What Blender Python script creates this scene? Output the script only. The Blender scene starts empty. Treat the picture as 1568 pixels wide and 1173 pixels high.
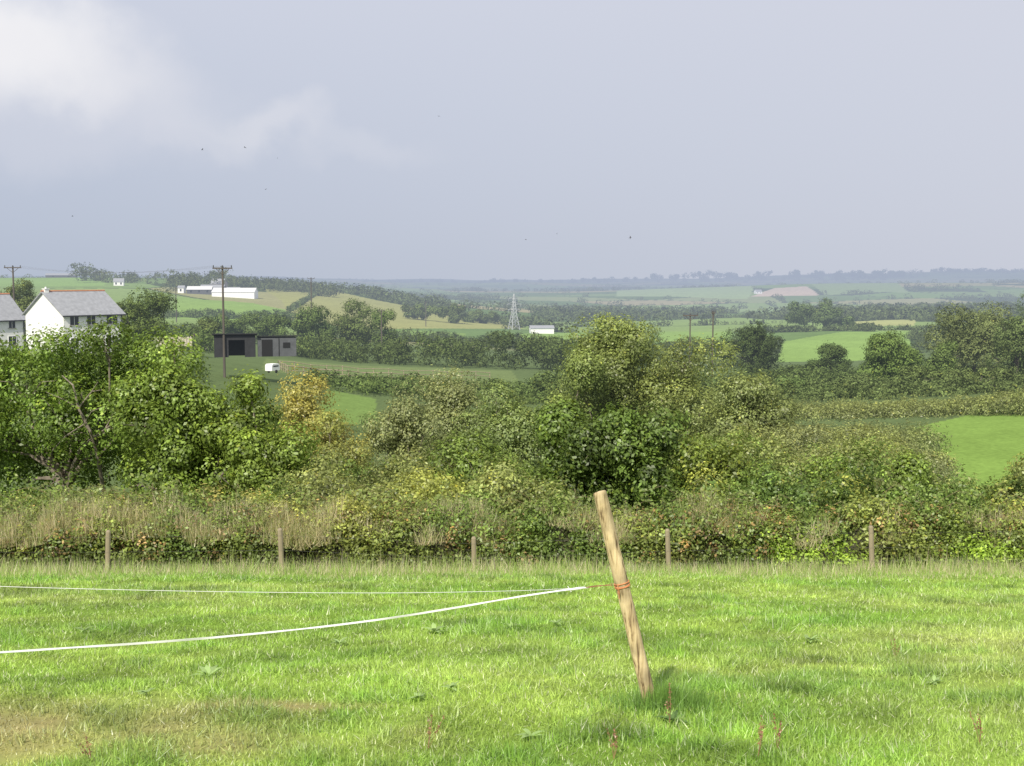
import bpy, math, numpy as np
from mathutils import Vector, Matrix
rng=np.random.default_rng(11)
scene=bpy.context.scene
F=1893.0; PITCH=math.radians(4.86)
# ---------- survey helpers: bearing / elevation read-outs at a known distance -> world metres
def ray(px,py):
    a=(px-784)/F; b=(586.5-py)/F
    y=math.cos(PITCH)+b*math.sin(PITCH); z=-math.sin(PITCH)+b*math.cos(PITCH)
    return a/y, z/y
def pt(px,py,d):
    a,z=ray(px,py); return (a*d,d,z*d)
def bear(px,py=500): return ray(px,py)[0]
def dipz(py,d): return ray(784,py)[1]*d

# ---------- noise
def vnoise(x,y,seed=0):
    xi=np.floor(x).astype(np.int64); yi=np.floor(y).astype(np.int64)
    fx=x-xi; fy=y-yi; fx=fx*fx*(3-2*fx); fy=fy*fy*(3-2*fy)
    def h(a,b):
        n=(a*374761393+b*668265263+seed*974634777)&0x7fffffff
        n=((n^(n>>13))*1274126177)&0x7fffffff
        return ((n^(n>>16))&0xffff)/65535.0
    return (h(xi,yi)*(1-fx)+h(xi+1,yi)*fx)*(1-fy)+(h(xi,yi+1)*(1-fx)+h(xi+1,yi+1)*fx)*fy
def fbm(x,y,seed=0,o=3):
    s=0;a=.5;t=0
    for i in range(o):
        s=s+a*vnoise(x*2**i,y*2**i,seed+i*17); t+=a; a*=.5
    return s/t

# ---------- terrain table
colpx=np.array([-700,0,250,500,784,1050,1300,1568,2300]); colb=np.array([bear(p) for p in colpx])
near=[(-20,-0.3),(-8,-1.0),(0,-1.65),(4,-2.02),(7,-2.44),(10,-2.96),(14,-3.72),(18,-4.42),(20,-4.84),(21.5,-5.2),(23,-5.65),(26,-6.4),(35,-8.0)]
farp={60:[725,725,735,772,775,778,778,765,765],
 100:[590,590,600,655,690,690,665,640,640],
 160:[540,540,545,590,604,604,600,588,588],
 250:[520,520,524,556,566,572,572,562,562],
 400:[500,500,503,526,542,550,553,548,545],
 600:[478,478,482,502,520,516,502,508,510],
 900:[443,443,449,463,502,498,490,490,490],
 1300:[421,423,420,434,484,484,480,476,474],
 2000:[446,446,446,452,468,472,472,468,460],
 3200:[440,440,440,442,452,440,433,437,438],
 4200:[436,436,436,438,450,446,444,438,436],
 5500:[434,434,434,436,440,434,436,436,434],
 8000:[426,427,428,430,431,424,419,418,418],
 10500:[427,427,426,426,427,424,418,417,416],
 14000:[432,432,432,432,434,430,428,428,428],
 30000:[431,431,431,431,431,431,431,431,431]}
rows=[(y,[z]*9) for y,z in near]+[(d,[dipz(p,d) for p in v]) for d,v in farp.items()]
ry=np.log(np.array([r[0] for r in rows])+30.0); rz=np.array([r[1] for r in rows])
NS,NB=520,160
S=np.linspace(ry[0],ry[-1],NS); Bg=np.linspace(colb[0],colb[-1],NB)
T1=np.stack([np.interp(S,ry,rz[:,c]) for c in range(9)],1)
T=np.stack([np.interp(Bg,colb,T1[i]) for i in range(NS)],0)
def sm(A,k,ax):
    ker=np.exp(-0.5*(np.arange(-3*k,3*k+1)/k)**2); ker/=ker.sum()
    pad=[(0,0),(0,0)]; pad[ax]=(3*k,3*k)
    Ap=np.pad(A,pad,mode='edge')
    return np.apply_along_axis(lambda v:np.convolve(v,ker,'valid'),ax,Ap)
T=sm(sm(T,2,0),6,1)
def height(x,y):
    x=np.asarray(x,float); y=np.asarray(y,float)
    s=(np.log(np.maximum(y+30,5))-S[0])/(S[1]-S[0]); b=(x/np.maximum(y,26)-Bg[0])/(Bg[1]-Bg[0])
    s=np.clip(s,0,NS-1.001); b=np.clip(b,0,NB-1.001)
    i=s.astype(int); j=b.astype(int); fs=s-i; fb=b-j
    z=(T[i,j]*(1-fs)+T[i+1,j]*fs)*(1-fb)+(T[i,j+1]*(1-fs)+T[i+1,j+1]*fs)*fb
    a1=np.clip((y-350)/900,0,1); a2=np.clip((y-2500)/4000,0,1)
    z=z+a1*5*(fbm(x/420,y/420,3)-.5)+a2*110*(fbm(x/1500,y/1900,9)-.5)
    an=np.clip((24-y)/6,0,1)
    z=z+an*(0.12*(fbm(x/2.3,y/2.3,5)-.5)+0.05*(vnoise(x/.5,y/.5,8)-.5))
    return z
def H(x,y): return float(height(np.array([x]),np.array([y]))[0])

# ---------- field pattern
def fieldcell(x,y):
    c=215.0
    xr=(x*.92+y*.39)/c+ .35*np.sin(y/500.); yr=(-x*.39+y*.92)/(c*1.1)+.3*np.sin(x/430.)
    xi=np.floor(xr).astype(np.int64); yi=np.floor(yr).astype(np.int64)
    f1=np.full(x.shape,9.); f2=np.full(x.shape,9.); idd=np.zeros(x.shape)
    def h(a,b,s):
        n=(a*73856093^b*19349663^s*83492791)&0x7fffffff
        n=((n^(n>>13))*1274126177)&0x7fffffff
        return ((n^(n>>15))&0xffff)/65535.
    for dx in(-1,0,1):
        for dy in(-1,0,1):
            a=xi+dx;b=yi+dy
            d=np.hypot(a+.5+.7*(h(a,b,1)-.5)-xr,b+.5+.7*(h(a,b,2)-.5)-yr)
            hid=h(a,b,3)
            m=d<f1
            f2=np.where(m,f1,np.minimum(f2,d)); idd=np.where(m,hid,idd); f1=np.where(m,d,f1)
    return idd,(f2-f1)*c
PAL=np.array([[.19,.28,.09],[.14,.22,.07],[.22,.31,.10],[.25,.30,.13],[.30,.30,.14],[.12,.19,.06],[.18,.28,.085],[.16,.24,.08],[.06,.095,.035],[.34,.31,.17]])
G1=(.23,.35,.09)
polys=[ ([(255,600),(452,630),(445,800),(392,870),(262,880)],G1),
 ([(452,680),(560,620),(790,800),(770,900),(640,1050),(505,1250),(400,1230),(440,950)],(.31,.32,.12)),
 ([(-100,1000),(140,1010),(150,1260),(-100,1270)],(.22,.34,.10)),
 ([(1190,385),(1428,400),(1430,560),(1290,590),(1200,520)],G1),
 ([(1295,690),(1440,690),(1440,860),(1290,840)],(.38,.40,.16)),
 ([(770,570),(900,560),(900,700),(760,680)],G1),
 ([(1020,470),(1115,470),(1125,690),(1010,690)],G1),
 ([(610,520),(700,520),(700,640),(600,640)],(.20,.30,.08)),
 ([(500,108),(580,104),(575,140),(510,150)],(.18,.27,.075)),
 ([(1380,60),(1900,52),(1900,116),(1480,112),(1400,100)],(.20,.31,.07)),
 ([(430,178),(790,178),(770,245),(430,240)],(.16,.21,.08)),
 ([(940,2450),(1140,2400),(1150,3300),(940,3400)],(.30,.40,.18)),
 ([(1142,2500),(1256,2500),(1235,3050),(1180,3000)],(.56,.45,.36)),
 ([(1265,2500),(1420,2500),(1400,3300),(1240,3300)],(.24,.33,.14)),
 ([(940,1500),(1240,1500),(1200,1900),(950,1900)],(.24,.34,.13)),
]
pw=[(np.array([(bear(p)*d,d) for p,d in pl]),np.array(c)) for pl,c in polys]
def inpoly(x,y,P):
    x=x+y*.02*(vnoise(x/(y*.05+3),y/(y*.08+3),91)-.5); yq=y*(1+.10*(vnoise(x/(y*.06+3),y*0,92)-.5))
    r=np.zeros(x.shape,bool); n=len(P)
    for i in range(n):
        x1,y1=P[i];x2,y2=P[(i+1)%n]
        c=((y1>yq)!=(y2>yq))&(x<(x2-x1)*(yq-y1)/((y2-y1) if y2!=y1 else 1e-9)+x1)
        r^=c
    return r

# ---------- materials
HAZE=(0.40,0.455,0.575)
def newmat(n):
    m=bpy.data.materials.new(n); m.use_nodes=True; nt=m.node_tree; nt.nodes.clear()
    m.cycles.emission_sampling='NONE'
    return m,nt
def N(nt,t,**k):
    n=nt.nodes.new(t)
    for a,b in k.items(): setattr(n,a,b)
    return n
def haze_out(nt,shader,scale=2750.,off=45.):  # aerial haze painted into the material: flat emission mixed in by distance from origin
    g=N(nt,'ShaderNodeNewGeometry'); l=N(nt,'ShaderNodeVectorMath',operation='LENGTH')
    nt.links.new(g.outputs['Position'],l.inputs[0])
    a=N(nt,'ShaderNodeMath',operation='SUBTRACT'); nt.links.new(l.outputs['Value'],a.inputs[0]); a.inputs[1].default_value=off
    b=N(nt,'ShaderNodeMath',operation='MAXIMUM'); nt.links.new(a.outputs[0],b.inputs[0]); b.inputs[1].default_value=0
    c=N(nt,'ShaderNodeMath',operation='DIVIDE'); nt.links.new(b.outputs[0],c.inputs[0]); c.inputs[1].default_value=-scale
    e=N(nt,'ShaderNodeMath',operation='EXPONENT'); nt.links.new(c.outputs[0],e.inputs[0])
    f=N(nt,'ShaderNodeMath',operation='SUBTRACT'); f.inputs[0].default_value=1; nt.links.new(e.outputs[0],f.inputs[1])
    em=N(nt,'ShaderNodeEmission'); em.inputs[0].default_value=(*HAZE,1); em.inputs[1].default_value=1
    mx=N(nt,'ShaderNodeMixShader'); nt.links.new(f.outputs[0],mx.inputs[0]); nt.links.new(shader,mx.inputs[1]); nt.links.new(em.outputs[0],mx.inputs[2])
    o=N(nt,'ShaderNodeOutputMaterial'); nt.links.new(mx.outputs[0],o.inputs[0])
def leafmat(name,trans=.3,haze=False,gloss=.05):
    m,nt=newmat(name)
    at=N(nt,'ShaderNodeAttribute',attribute_name='Col')
    d=N(nt,'ShaderNodeBsdfDiffuse'); t=N(nt,'ShaderNodeBsdfTranslucent')
    hs=N(nt,'ShaderNodeHueSaturation'); hs.inputs['Hue'].default_value=.485; hs.inputs['Value'].default_value=1.3
    nt.links.new(at.outputs['Color'],d.inputs[0]); nt.links.new(at.outputs['Color'],hs.inputs['Color']); nt.links.new(hs.outputs[0],t.inputs[0])
    mx=N(nt,'ShaderNodeMixShader'); mx.inputs[0].default_value=trans
    nt.links.new(d.outputs[0],mx.inputs[1]); nt.links.new(t.outputs[0],mx.inputs[2]); sh=mx.outputs[0]
    if gloss:
        g=N(nt,'ShaderNodeBsdfGlossy'); g.inputs['Roughness'].default_value=.45; g.inputs[0].default_value=(1,1,1,1)
        m2=N(nt,'ShaderNodeMixShader'); m2.inputs[0].default_value=gloss; nt.links.new(sh,m2.inputs[1]); nt.links.new(g.outputs[0],m2.inputs[2]); sh=m2.outputs[0]
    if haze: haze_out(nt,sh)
    else:
        o=N(nt,'ShaderNodeOutputMaterial'); nt.links.new(sh,o.inputs[0])
    return m
def solid(name,col,rough=.7,var=.15,scale=3.,haze=True,stretch=(1,1,1),bump=0.):
    m,nt=newmat(name)
    tc=N(nt,'ShaderNodeTexCoord'); mp=N(nt,'ShaderNodeMapping'); mp.inputs['Scale'].default_value=stretch
    nt.links.new(tc.outputs['Object'],mp.inputs[0])
    nz=N(nt,'ShaderNodeTexNoise'); nz.inputs['Scale'].default_value=scale; nz.inputs['Detail'].default_value=5
    nt.links.new(mp.outputs[0],nz.inputs[0])
    cr=N(nt,'ShaderNodeValToRGB'); c=np.array(col)
    cr.color_ramp.elements[0].position=.3; cr.color_ramp.elements[1].position=.7
    cr.color_ramp.elements[0].color=(*(c*(1-var)),1); cr.color_ramp.elements[1].color=(*np.clip(c*(1+var),0,1),1)
    nt.links.new(nz.outputs['Fac'],cr.inputs[0])
    p=N(nt,'ShaderNodeBsdfPrincipled'); p.inputs['Roughness'].default_value=rough; nt.links.new(cr.outputs[0],p.inputs['Base Color'])
    if bump:
        bp=N(nt,'ShaderNodeBump'); bp.inputs['Strength'].default_value=bump; bp.inputs['Distance'].default_value=.01
        nt.links.new(nz.outputs['Fac'],bp.inputs['Height']); nt.links.new(bp.outputs[0],p.inputs['Normal'])
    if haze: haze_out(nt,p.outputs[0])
    else:
        o=N(nt,'ShaderNodeOutputMaterial'); nt.links.new(p.outputs[0],o.inputs[0])
    return m
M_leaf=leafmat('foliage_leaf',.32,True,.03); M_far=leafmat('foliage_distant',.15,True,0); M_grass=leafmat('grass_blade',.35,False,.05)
M_bark=solid('bark',(.22,.19,.15),.9,.3,12,False)
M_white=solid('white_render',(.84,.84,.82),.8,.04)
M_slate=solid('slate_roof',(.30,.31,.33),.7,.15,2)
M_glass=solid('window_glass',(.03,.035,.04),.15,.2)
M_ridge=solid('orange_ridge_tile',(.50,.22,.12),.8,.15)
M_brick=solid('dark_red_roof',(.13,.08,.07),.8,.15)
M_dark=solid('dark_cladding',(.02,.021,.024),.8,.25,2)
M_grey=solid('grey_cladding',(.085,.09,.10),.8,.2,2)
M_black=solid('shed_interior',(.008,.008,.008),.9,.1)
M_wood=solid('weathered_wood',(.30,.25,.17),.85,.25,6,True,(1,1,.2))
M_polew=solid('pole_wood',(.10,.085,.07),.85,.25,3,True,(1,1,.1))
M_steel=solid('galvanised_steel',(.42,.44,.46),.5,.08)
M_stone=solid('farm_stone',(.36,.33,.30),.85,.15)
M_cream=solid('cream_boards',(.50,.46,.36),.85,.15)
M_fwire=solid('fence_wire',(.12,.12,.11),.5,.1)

# ---------- mesh builders
def link(o): scene.collection.objects.link(o); return o
def empty(name,loc=(0,0,0)):
    e=bpy.data.objects.new(name,None); e.location=loc; e.empty_display_size=.3; return link(e)
def bigmesh(name,V,k,col,mat,parent=None):
    n=len(V)//k
    me=bpy.data.meshes.new(name); me.vertices.add(n*k); me.vertices.foreach_set('co',np.ascontiguousarray(V,dtype=np.float32).ravel())
    me.loops.add(n*k); me.loops.foreach_set('vertex_index',np.arange(n*k,dtype=np.int32))
    me.polygons.add(n); me.polygons.foreach_set('loop_start',np.arange(0,n*k,k,dtype=np.int32))
    me.update(calc_edges=True)
    a=me.attributes.new('Col','FLOAT_COLOR','FACE')
    c=np.ones((n,4),dtype=np.float32); c[:,:3]=np.clip(col,0,1); a.data.foreach_set('color',c.ravel())
    me.materials.append(mat)
    o=bpy.data.objects.new(name,me); link(o)
    if parent: o.parent=parent
    return o
def pymesh(name,V,Fc,mat,parent=None,smooth=False):
    me=bpy.data.meshes.new(name); me.from_pydata([tuple(v) for v in V],[],Fc); me.update()
    me.materials.append(mat)
    if smooth: me.polygons.foreach_set('use_smooth',[True]*len(me.polygons))
    o=bpy.data.objects.new(name,me); link(o)
    if parent: o.parent=parent
    return o
class MB:
    def __init__(s): s.V=[];s.F=[]
    def add(s,V,Fc):
        b=len(s.V); s.V+= [tuple(v) for v in V]; s.F+=[tuple(i+b for i in f) for f in Fc]
    def box(s,x0,x1,y0,y1,z0,z1):
        s.add([(x0,y0,z0),(x1,y0,z0),(x1,y1,z0),(x0,y1,z0),(x0,y0,z1),(x1,y0,z1),(x1,y1,z1),(x0,y1,z1)],
         [(0,3,2,1),(4,5,6,7),(0,1,5,4),(1,2,6,5),(2,3,7,6),(3,0,4,7)])
    def tube(s,pts,rad,n=6,cap=True):
        pts=[Vector(p) for p in pts]; V=[];Fc=[]
        for i,p in enumerate(pts):
            t=(pts[min(i+1,len(pts)-1)]-pts[max(i-1,0)]).normalized()
            u=t.cross(Vector((0,0,1)) if abs(t.z)<.9 else Vector((1,0,0))).normalized(); w=t.cross(u)
            r=rad[i] if hasattr(rad,'__len__') else rad
            for k in range(n):
                a=2*math.pi*k/n; V.append(p+u*math.cos(a)*r+w*math.sin(a)*r)
        for i in range(len(pts)-1):
            for k in range(n):
                Fc.append((i*n+k,i*n+(k+1)%n,(i+1)*n+(k+1)%n,(i+1)*n+k))
        if cap: Fc.append(tuple(range(n))[::-1]); Fc.append(tuple((len(pts)-1)*n+k for k in range(n)))
        s.add(V,Fc)
    def obj(s,name,mat,parent=None,smooth=False): return pymesh(name,s.V,s.F,mat,parent,smooth)
def rdir(n):
    v=rng.normal(size=(n,3)); return v/np.linalg.norm(v,axis=1,keepdims=True)
def leafquads(Pp,Nn,L,asp=.55):
    n=len(Pp); r=rdir(n); t=np.cross(Nn,r); t/=np.linalg.norm(t,axis=1,keepdims=True)+1e-9
    b=np.cross(Nn,t); L=np.broadcast_to(np.asarray(L,float),(n,))[:,None]
    V=np.empty((n,4,3)); V[:,0]=Pp-t*L*.5; V[:,1]=Pp+b*L*asp*.5-t*L*.05+Nn*L*.12; V[:,2]=Pp+t*L*.5; V[:,3]=Pp-b*L*asp*.5-t*L*.05+Nn*L*.12
    return V.reshape(-1,3)
FB=np.array([2.45,2.18,1.75])
def foliage(C,R,nsub,nleaf,L,subr,col,asp=.6,cv=.25,yellow=.04,rough=.25,far=False,fb=1.,hole=None):
    C=np.asarray(C,float);R=np.asarray(R,float);nb=len(C)
    v=rdir(nb*nsub); idx=np.repeat(np.arange(nb),nsub)
    jit=.05 if far else .12
    Sx=C[idx]+R[idx]*v*(1-rough*rng.random((len(idx),1))**1.3+jit*rng.normal(size=(len(idx),1)).clip(-1,1.6))
    if hole is not None:
        kp=np.ones(len(Sx),bool)
        for hx,hz,hr in hole:
            kp&=~((np.hypot(Sx[:,0]-hx,Sx[:,2]-hz)<hr*(.6+.7*rng.random(len(Sx))))&(Sx[:,1]<.9)&(rng.random(len(Sx))<.85))
        Sx=Sx[kp];v=v[kp];idx=idx[kp]
    col=np.asarray(col,float)*FB*fb
    if col.ndim==1: col=np.broadcast_to(col,(nb,3))
    bv=(1+(.12*rng.normal(size=(nb,1))).clip(-.25,.25)); 
    sc=(col*bv)[idx]*(1+cv*rng.normal(size=(len(idx),1)).clip(-1.8,1.8))
    tipw=np.clip(v[:,2:3],0,1)*(.0 if far else .22); sc=sc*(1+tipw*np.array([1.25,1.,.4]))   # lighter, yellower leaves towards the clump tops
    li=np.repeat(np.arange(len(idx)),nleaf); n=len(li)
    sr=np.broadcast_to(np.asarray(subr,float),(nb,))[idx][li][:,None] if np.ndim(subr) else subr
    g=rng.normal(size=(n,3)); Pp=Sx[li]+g*sr*(.7 if far else 1)
    if far: Nn=v[li]*1.3+g*.3+np.array([0,0,.3])+rdir(n)*.6
    else: Nn=v[li]*.95+g*.35+np.array([0,0,.35])+rdir(n)*.6
    Nn/=np.linalg.norm(Nn,axis=1,keepdims=True)
    c=sc[li]*(1+(.1 if far else .15)*rng.normal(size=(n,1)).clip(-2,2))
    yy=rng.random(n)<yellow; c[yy]=c[yy]*np.array([1.4,1.2,.9])
    Ll=(np.broadcast_to(np.asarray(L,float),(nb,))[idx][li] if np.ndim(L) else L)*(.6+.7*rng.random(n))
    return leafquads(Pp,Nn,Ll,.85 if far else asp),np.clip(c,.004,1)

def crown(cx,cy,z0,z1,w,dep,nb,br=(.22,.38)):
    """uneven blobs filling an ellipsoid crown, stretched to the crown's real extents"""
    u=rdir(nb)*(rng.random((nb,1))**(1/2.2))*.78
    c=np.array([cx,cy,(z0+z1)/2]); h=(z1-z0)/2
    taper=1-.25*np.clip(u[:,2:3],0,1)
    C=u*np.array([w/2,dep/2,h])*np.concatenate([taper,taper,np.ones_like(taper)],1)
    r=(br[0]+(br[1]-br[0])*rng.random(nb))[:,None]*min(w/2,h)*1.15
    R=r*np.array([1.15,1.15,.9])
    for k,e in((0,w/2),(2,h)):
        hi=(C[:,k]+R[:,k]).max(); lo=(C[:,k]-R[:,k]).min()
        C[:,k]=(C[:,k]-(hi+lo)/2)*(2*e/(hi-lo))
    return C+c,R
def tree(name,px,wpx,toppy,d,col,leafL=.14,nb=26,nsub=60,nleaf=14,bot=None,trunk=.18,limbs=12,cv=.25,yellow=.04,subr=None,br=(.22,.38),deep=.9,fb=1.,hole=None):
    x=bear(px,600)*d; g=H(x,d); zt=dipz(toppy,d); w=wpx/F*d
    z0=g+ (bot if bot is not None else .15*(zt-g))
    e=empty(name,(x,d,g)); far=d>=130
    C,R=crown(0,0,z0-g,zt-g,w,w*deep,nb,br)
    hl=None
    if hole:
        hl=[(bear(a,b)*(d-2.2)-x,dipz(b,d-2.2)-g,r) for a,b,r in hole]
    V,c=foliage(C,R,nsub,nleaf,leafL,subr or leafL*1.15,col,cv=cv,yellow=yellow,far=far,fb=fb,hole=hl)
    bigmesh('foliage',V,4,c,M_far if far else M_leaf,e)
    mb=MB(); hh=zt-g
    fork=Vector((rng.normal()*.1,rng.normal()*.1,max(.25*hh,.3)))
    mb.tube([(0,0,-.3),(fork.x*.4,fork.y*.4,fork.z*.5),fork],[trunk*1.3,trunk,trunk*.85],8)
    for i in range(min(limbs,nb)):
        q=Vector(C[i]); mid=fork.lerp(q,.5)+Vector((rng.normal()*.06*hh,rng.normal()*.06*hh,.04*hh))
        mb.tube([fork,fork.lerp(mid,.5)+Vector((0,0,.02*hh)),mid,q],[trunk*.6,trunk*.42,trunk*.28,trunk*.12],5)
        for k in range(3):
            o=Vector(rdir(1)[0])*float(R[i].mean())*.95; mb.tube([mid.lerp(q,.6),q+o*.5,q+o],[trunk*.16,trunk*.1,trunk*.04],4)
    mb.obj('trunk',M_bark if not far else M_polew,e)
    return e

# ---------- TERRAIN sheet
us=np.concatenate([np.linspace(-1.25,-.5,30)[:-1],np.linspace(-.5,.5,700),np.linspace(.5,1.25,30)[1:]])
ss=np.linspace(math.log(12),math.log(28030),860)
U,SS=np.meshgrid(us,ss); Y=np.exp(SS)-30; X=U*(Y+30*np.exp(-np.maximum(Y,0)/300.)+2)
Z=height(X,Y)
nr,nc=X.shape
def soilmask(x,y):
    d=np.hypot((x+3.1)/2.4,(y-6.1)/.85); d2=np.hypot((x+1.35)/.75,(y-6.75)/.2)
    m=np.clip(1.3-np.minimum(d,d2*1.1)+1.1*(fbm(x/.45,y/.45,33)-.5),0,1)
    return m*.75
def grasscol(x,y):
    a=fbm(x/1.6,y/1.1,41); b=fbm(x/.4,y/.4,43); w=fbm(x/5,y/3,47)
    c1=np.array([.28,.45,.075]);c2=np.array([.41,.56,.115]);c3=np.array([.50,.54,.20])
    t=np.clip((a-.3)*2.2,0,1)[...,None]; c=c1*(1-t)+c2*t
    t2=(np.clip((w-.5)*3.,0,1)*.6)[...,None]; c=c*(1-t2)+c3*t2
    c=c*(.66+.68*b)[...,None]
    s=soilmask(x,y)[...,None]; c=c*(1-s)+np.array([.54,.43,.22])*s
    return c
def groundcol(x,y):
    idd,e=fieldcell(x,y)
    col=PAL[np.clip((idd*len(PAL)).astype(int),0,len(PAL)-1)]
    rough=np.array([.12,.165,.065])
    far=np.clip((y-420)/60,0,1)[...,None]
    col=rough*(1-far)+col*far
    hed=(e<4)&(y>420); col=np.where(hed[...,None],np.array([.07,.10,.04]),col)
    for P,c in pw:
        m=inpoly(x,y,P); col=np.where(m[...,None],c,col)
    n=fbm(x/9,y/9,21); n2=fbm(x/60,y/60,25); n3=fbm(x/1.3,y/1.3,29)
    col=col*(.72+.2*n+.12*n2+.24*n3)[...,None]
    nf=np.clip((23.5-y)/1.5,0,1)[...,None]
    return col*(1-nf)+grasscol(x,y)*.7*nf
col=groundcol(X,Y)
me=bpy.data.meshes.new('ground'); me.vertices.add(nr*nc)
me.vertices.foreach_set('co',np.stack([X,Y,Z],-1).astype(np.float32).ravel())
I=np.arange(nr*nc,dtype=np.int32).reshape(nr,nc)
Q=np.stack([I[:-1,:-1],I[:-1,1:],I[1:,1:],I[1:,:-1]],-1).reshape(-1,4)
me.loops.add(Q.size); me.loops.foreach_set('vertex_index',Q.ravel()); me.polygons.add(len(Q)); me.polygons.foreach_set('loop_start',np.arange(0,Q.size,4,dtype=np.int32))
me.update(calc_edges=True)
me.polygons.foreach_set('use_smooth',np.ones(len(Q),bool))
a=me.attributes.new('Col','FLOAT_COLOR','POINT'); cc=np.ones((nr*nc,4),np.float32); cc[:,:3]=col.reshape(-1,3); a.data.foreach_set('color',cc.ravel())
m,nt=newmat('ground_fields')
at=N(nt,'ShaderNodeAttribute',attribute_name='Col'); tc=N(nt,'ShaderNodeTexCoord')
nz=N(nt,'ShaderNodeTexNoise'); nz.inputs['Scale'].default_value=3; nz.inputs['Detail'].default_value=10; nt.links.new(tc.outputs['Object'],nz.inputs[0])
mp=N(nt,'ShaderNodeMapRange'); mp.inputs['To Min'].default_value=.55; mp.inputs['To Max'].default_value=1.4; nt.links.new(nz.outputs[0],mp.inputs[0])
vm=N(nt,'ShaderNodeVectorMath',operation='SCALE'); nt.links.new(at.outputs['Color'],vm.inputs[0]); nt.links.new(mp.outputs[0],vm.inputs['Scale'])
df=N(nt,'ShaderNodeBsdfDiffuse'); nt.links.new(vm.outputs[0],df.inputs[0])
bp=N(nt,'ShaderNodeBump'); bp.inputs['Strength'].default_value=.6; bp.inputs['Distance'].default_value=.05; nt.links.new(nz.outputs[0],bp.inputs['Height']); nt.links.new(bp.outputs[0],df.inputs['Normal'])
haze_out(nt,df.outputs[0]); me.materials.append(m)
link(bpy.data.objects.new('ground',me))

# ---------- FIELD GRASS
def blades(x,y,Lh,Wd,col,lean=.45,up=None):
    n=len(x); z=height(x,y) if up is None else up
    a=rng.random(n)*2*np.pi; ln=lean*np.abs(rng.normal(size=n)); b=rng.random(n)*2*np.pi
    V=np.empty((n,3,3)); dx=np.cos(a)*Wd/2; dy=np.sin(a)*Wd/2
    V[:,0]=np.stack([x-dx,y-dy,z-.004],-1); V[:,1]=np.stack([x+dx,y+dy,z-.004],-1)
    V[:,2]=np.stack([x+np.cos(b)*Lh*ln,y+np.sin(b)*Lh*ln,z+Lh*np.clip(1-.35*ln,.3,1)],-1)
    return V.reshape(-1,3),np.clip(col,0,1)
n=420000
y=np.exp(rng.uniform(math.log(4.6),math.log(22.5),n)); x=y*rng.uniform(-.56,.56,n)
gc=grasscol(x,y)*(.55+.85*rng.random((n,1))); s=soilmask(x,y); keep=rng.random(n)>s*.75
k=rng.random(n)<.06; gc[k]=np.array([.72,.74,.48])*(.7+.5*rng.random((k.sum(),1)))
tuft=fbm(x/.3,y/.3,51); big=fbm(x/1.3,y/1.3,52)
dk=np.clip((tuft*.5+big*.5-.52)*7,0,1)[:,None]; gc=gc*(1-.45*dk)+gc*np.array([.6,.9,.6])*.45*dk
dk2=np.clip((fbm(x/.55,y/.8,57)-.60)*8,0,1)[:,None]; gc=gc*(1-.35*dk2)
Lh=(.012+.045*rng.random(n)*(0.15+tuft**2*2.4)*(.3+1.4*big))*(1+.035*y); Lh*=1-.5*s
V1,c1=blades(x[keep],y[keep],Lh[keep],(.0042+.00068*y[keep]),gc[keep],1.1)
n=42000; y=rng.uniform(18.0,23.0,n); x=rng.uniform(-13,13,n); w=np.clip((y-18.2)/3,0,1)
t=fbm(x/.8,y/.8,55)
c=np.array([.33,.45,.11])*(.7+.6*rng.random((n,1))); k=rng.random(n)<.35; c[k]=np.array([.62,.55,.35])*(.7+.5*rng.random((k.sum(),1)))
V2,c2=blades(x,y,(.05+.46*rng.random(n)**1.5*w*(.1+1.5*t)),.011+0*x,c,.5)
bigmesh('pasture_grass',np.concatenate([V1,V2]),3,np.concatenate([c1,c2]),M_grass)

# ---------- HEDGE BANK along bottom of field
hy=26.0
def hedge_top(x):
    return dipz(784,hy)+.6*(fbm(x/2.2,x*0+1,61)-.5)+.4*(vnoise(x/.7,x*0,62)-.5)
e=empty('hedge',(0,0,0))
xs=np.linspace(-17,17,240); prof=[(-1.55,0),(-1.3,.35),(-1.0,.7),(-.6,.93),(0,.98),(.6,.9),(1.1,.4),(1.3,0)]
V=[];Fc=[]
for i,xx in enumerate(xs):
    zt=float(hedge_top(np.array([xx]))[0])-.22; 
    for j,(yo,f) in enumerate(prof):
        yy=hy+yo+.3*(float(vnoise(np.array([xx/.9]),np.array([j*1.7]),64)[0])-.5); zb=H(xx,yy)-.1
        V.append((xx,yy,zb+(zt-zb)*f))
npf=len(prof)
for i in range(len(xs)-1):
    for j in range(npf-1): Fc.append((i*npf+j,(i+1)*npf+j,(i+1)*npf+j+1,i*npf+j+1))
pymesh('earth_bank',V,Fc,solid('bank_earth',(.06,.06,.03),.95,.5,4,False),e)
nb=2900
bx=rng.uniform(-16.5,16.5,nb); q=rng.random(nb)**.85
pa=np.array([p[0] for p in prof]);pf=np.array([p[1] for p in prof])
tpos=q*5.2; yo=np.interp(tpos,np.arange(npf),pa); f=np.interp(tpos,np.arange(npf),pf)
zb=height(bx,hy+yo); zt=hedge_top(bx)
bulge=.75*(fbm(bx/.9,f*1.8,68)-.42)
bz=zb+(zt-zb)*f+.02; C=np.stack([bx,hy+yo-.1-.2*rng.random(nb)-bulge,bz],-1)
r=(.10+.24*rng.random(nb))[:,None]; R=np.concatenate([r*1.2,r,r*.85],1)
kk=np.clip((fbm(bx/1.1,bz*1.2,66)[:,None]-.25)*1.5,0,1)*(.35+.65*f[:,None])
pxx=784+bx/hy*F
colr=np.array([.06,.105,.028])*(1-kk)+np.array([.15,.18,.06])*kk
colr=colr*(.5+.5*np.clip(f*1.2,0,1))[:,None]  # undershadow painted into the leaf colour, darker toward the hedge foot
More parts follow.
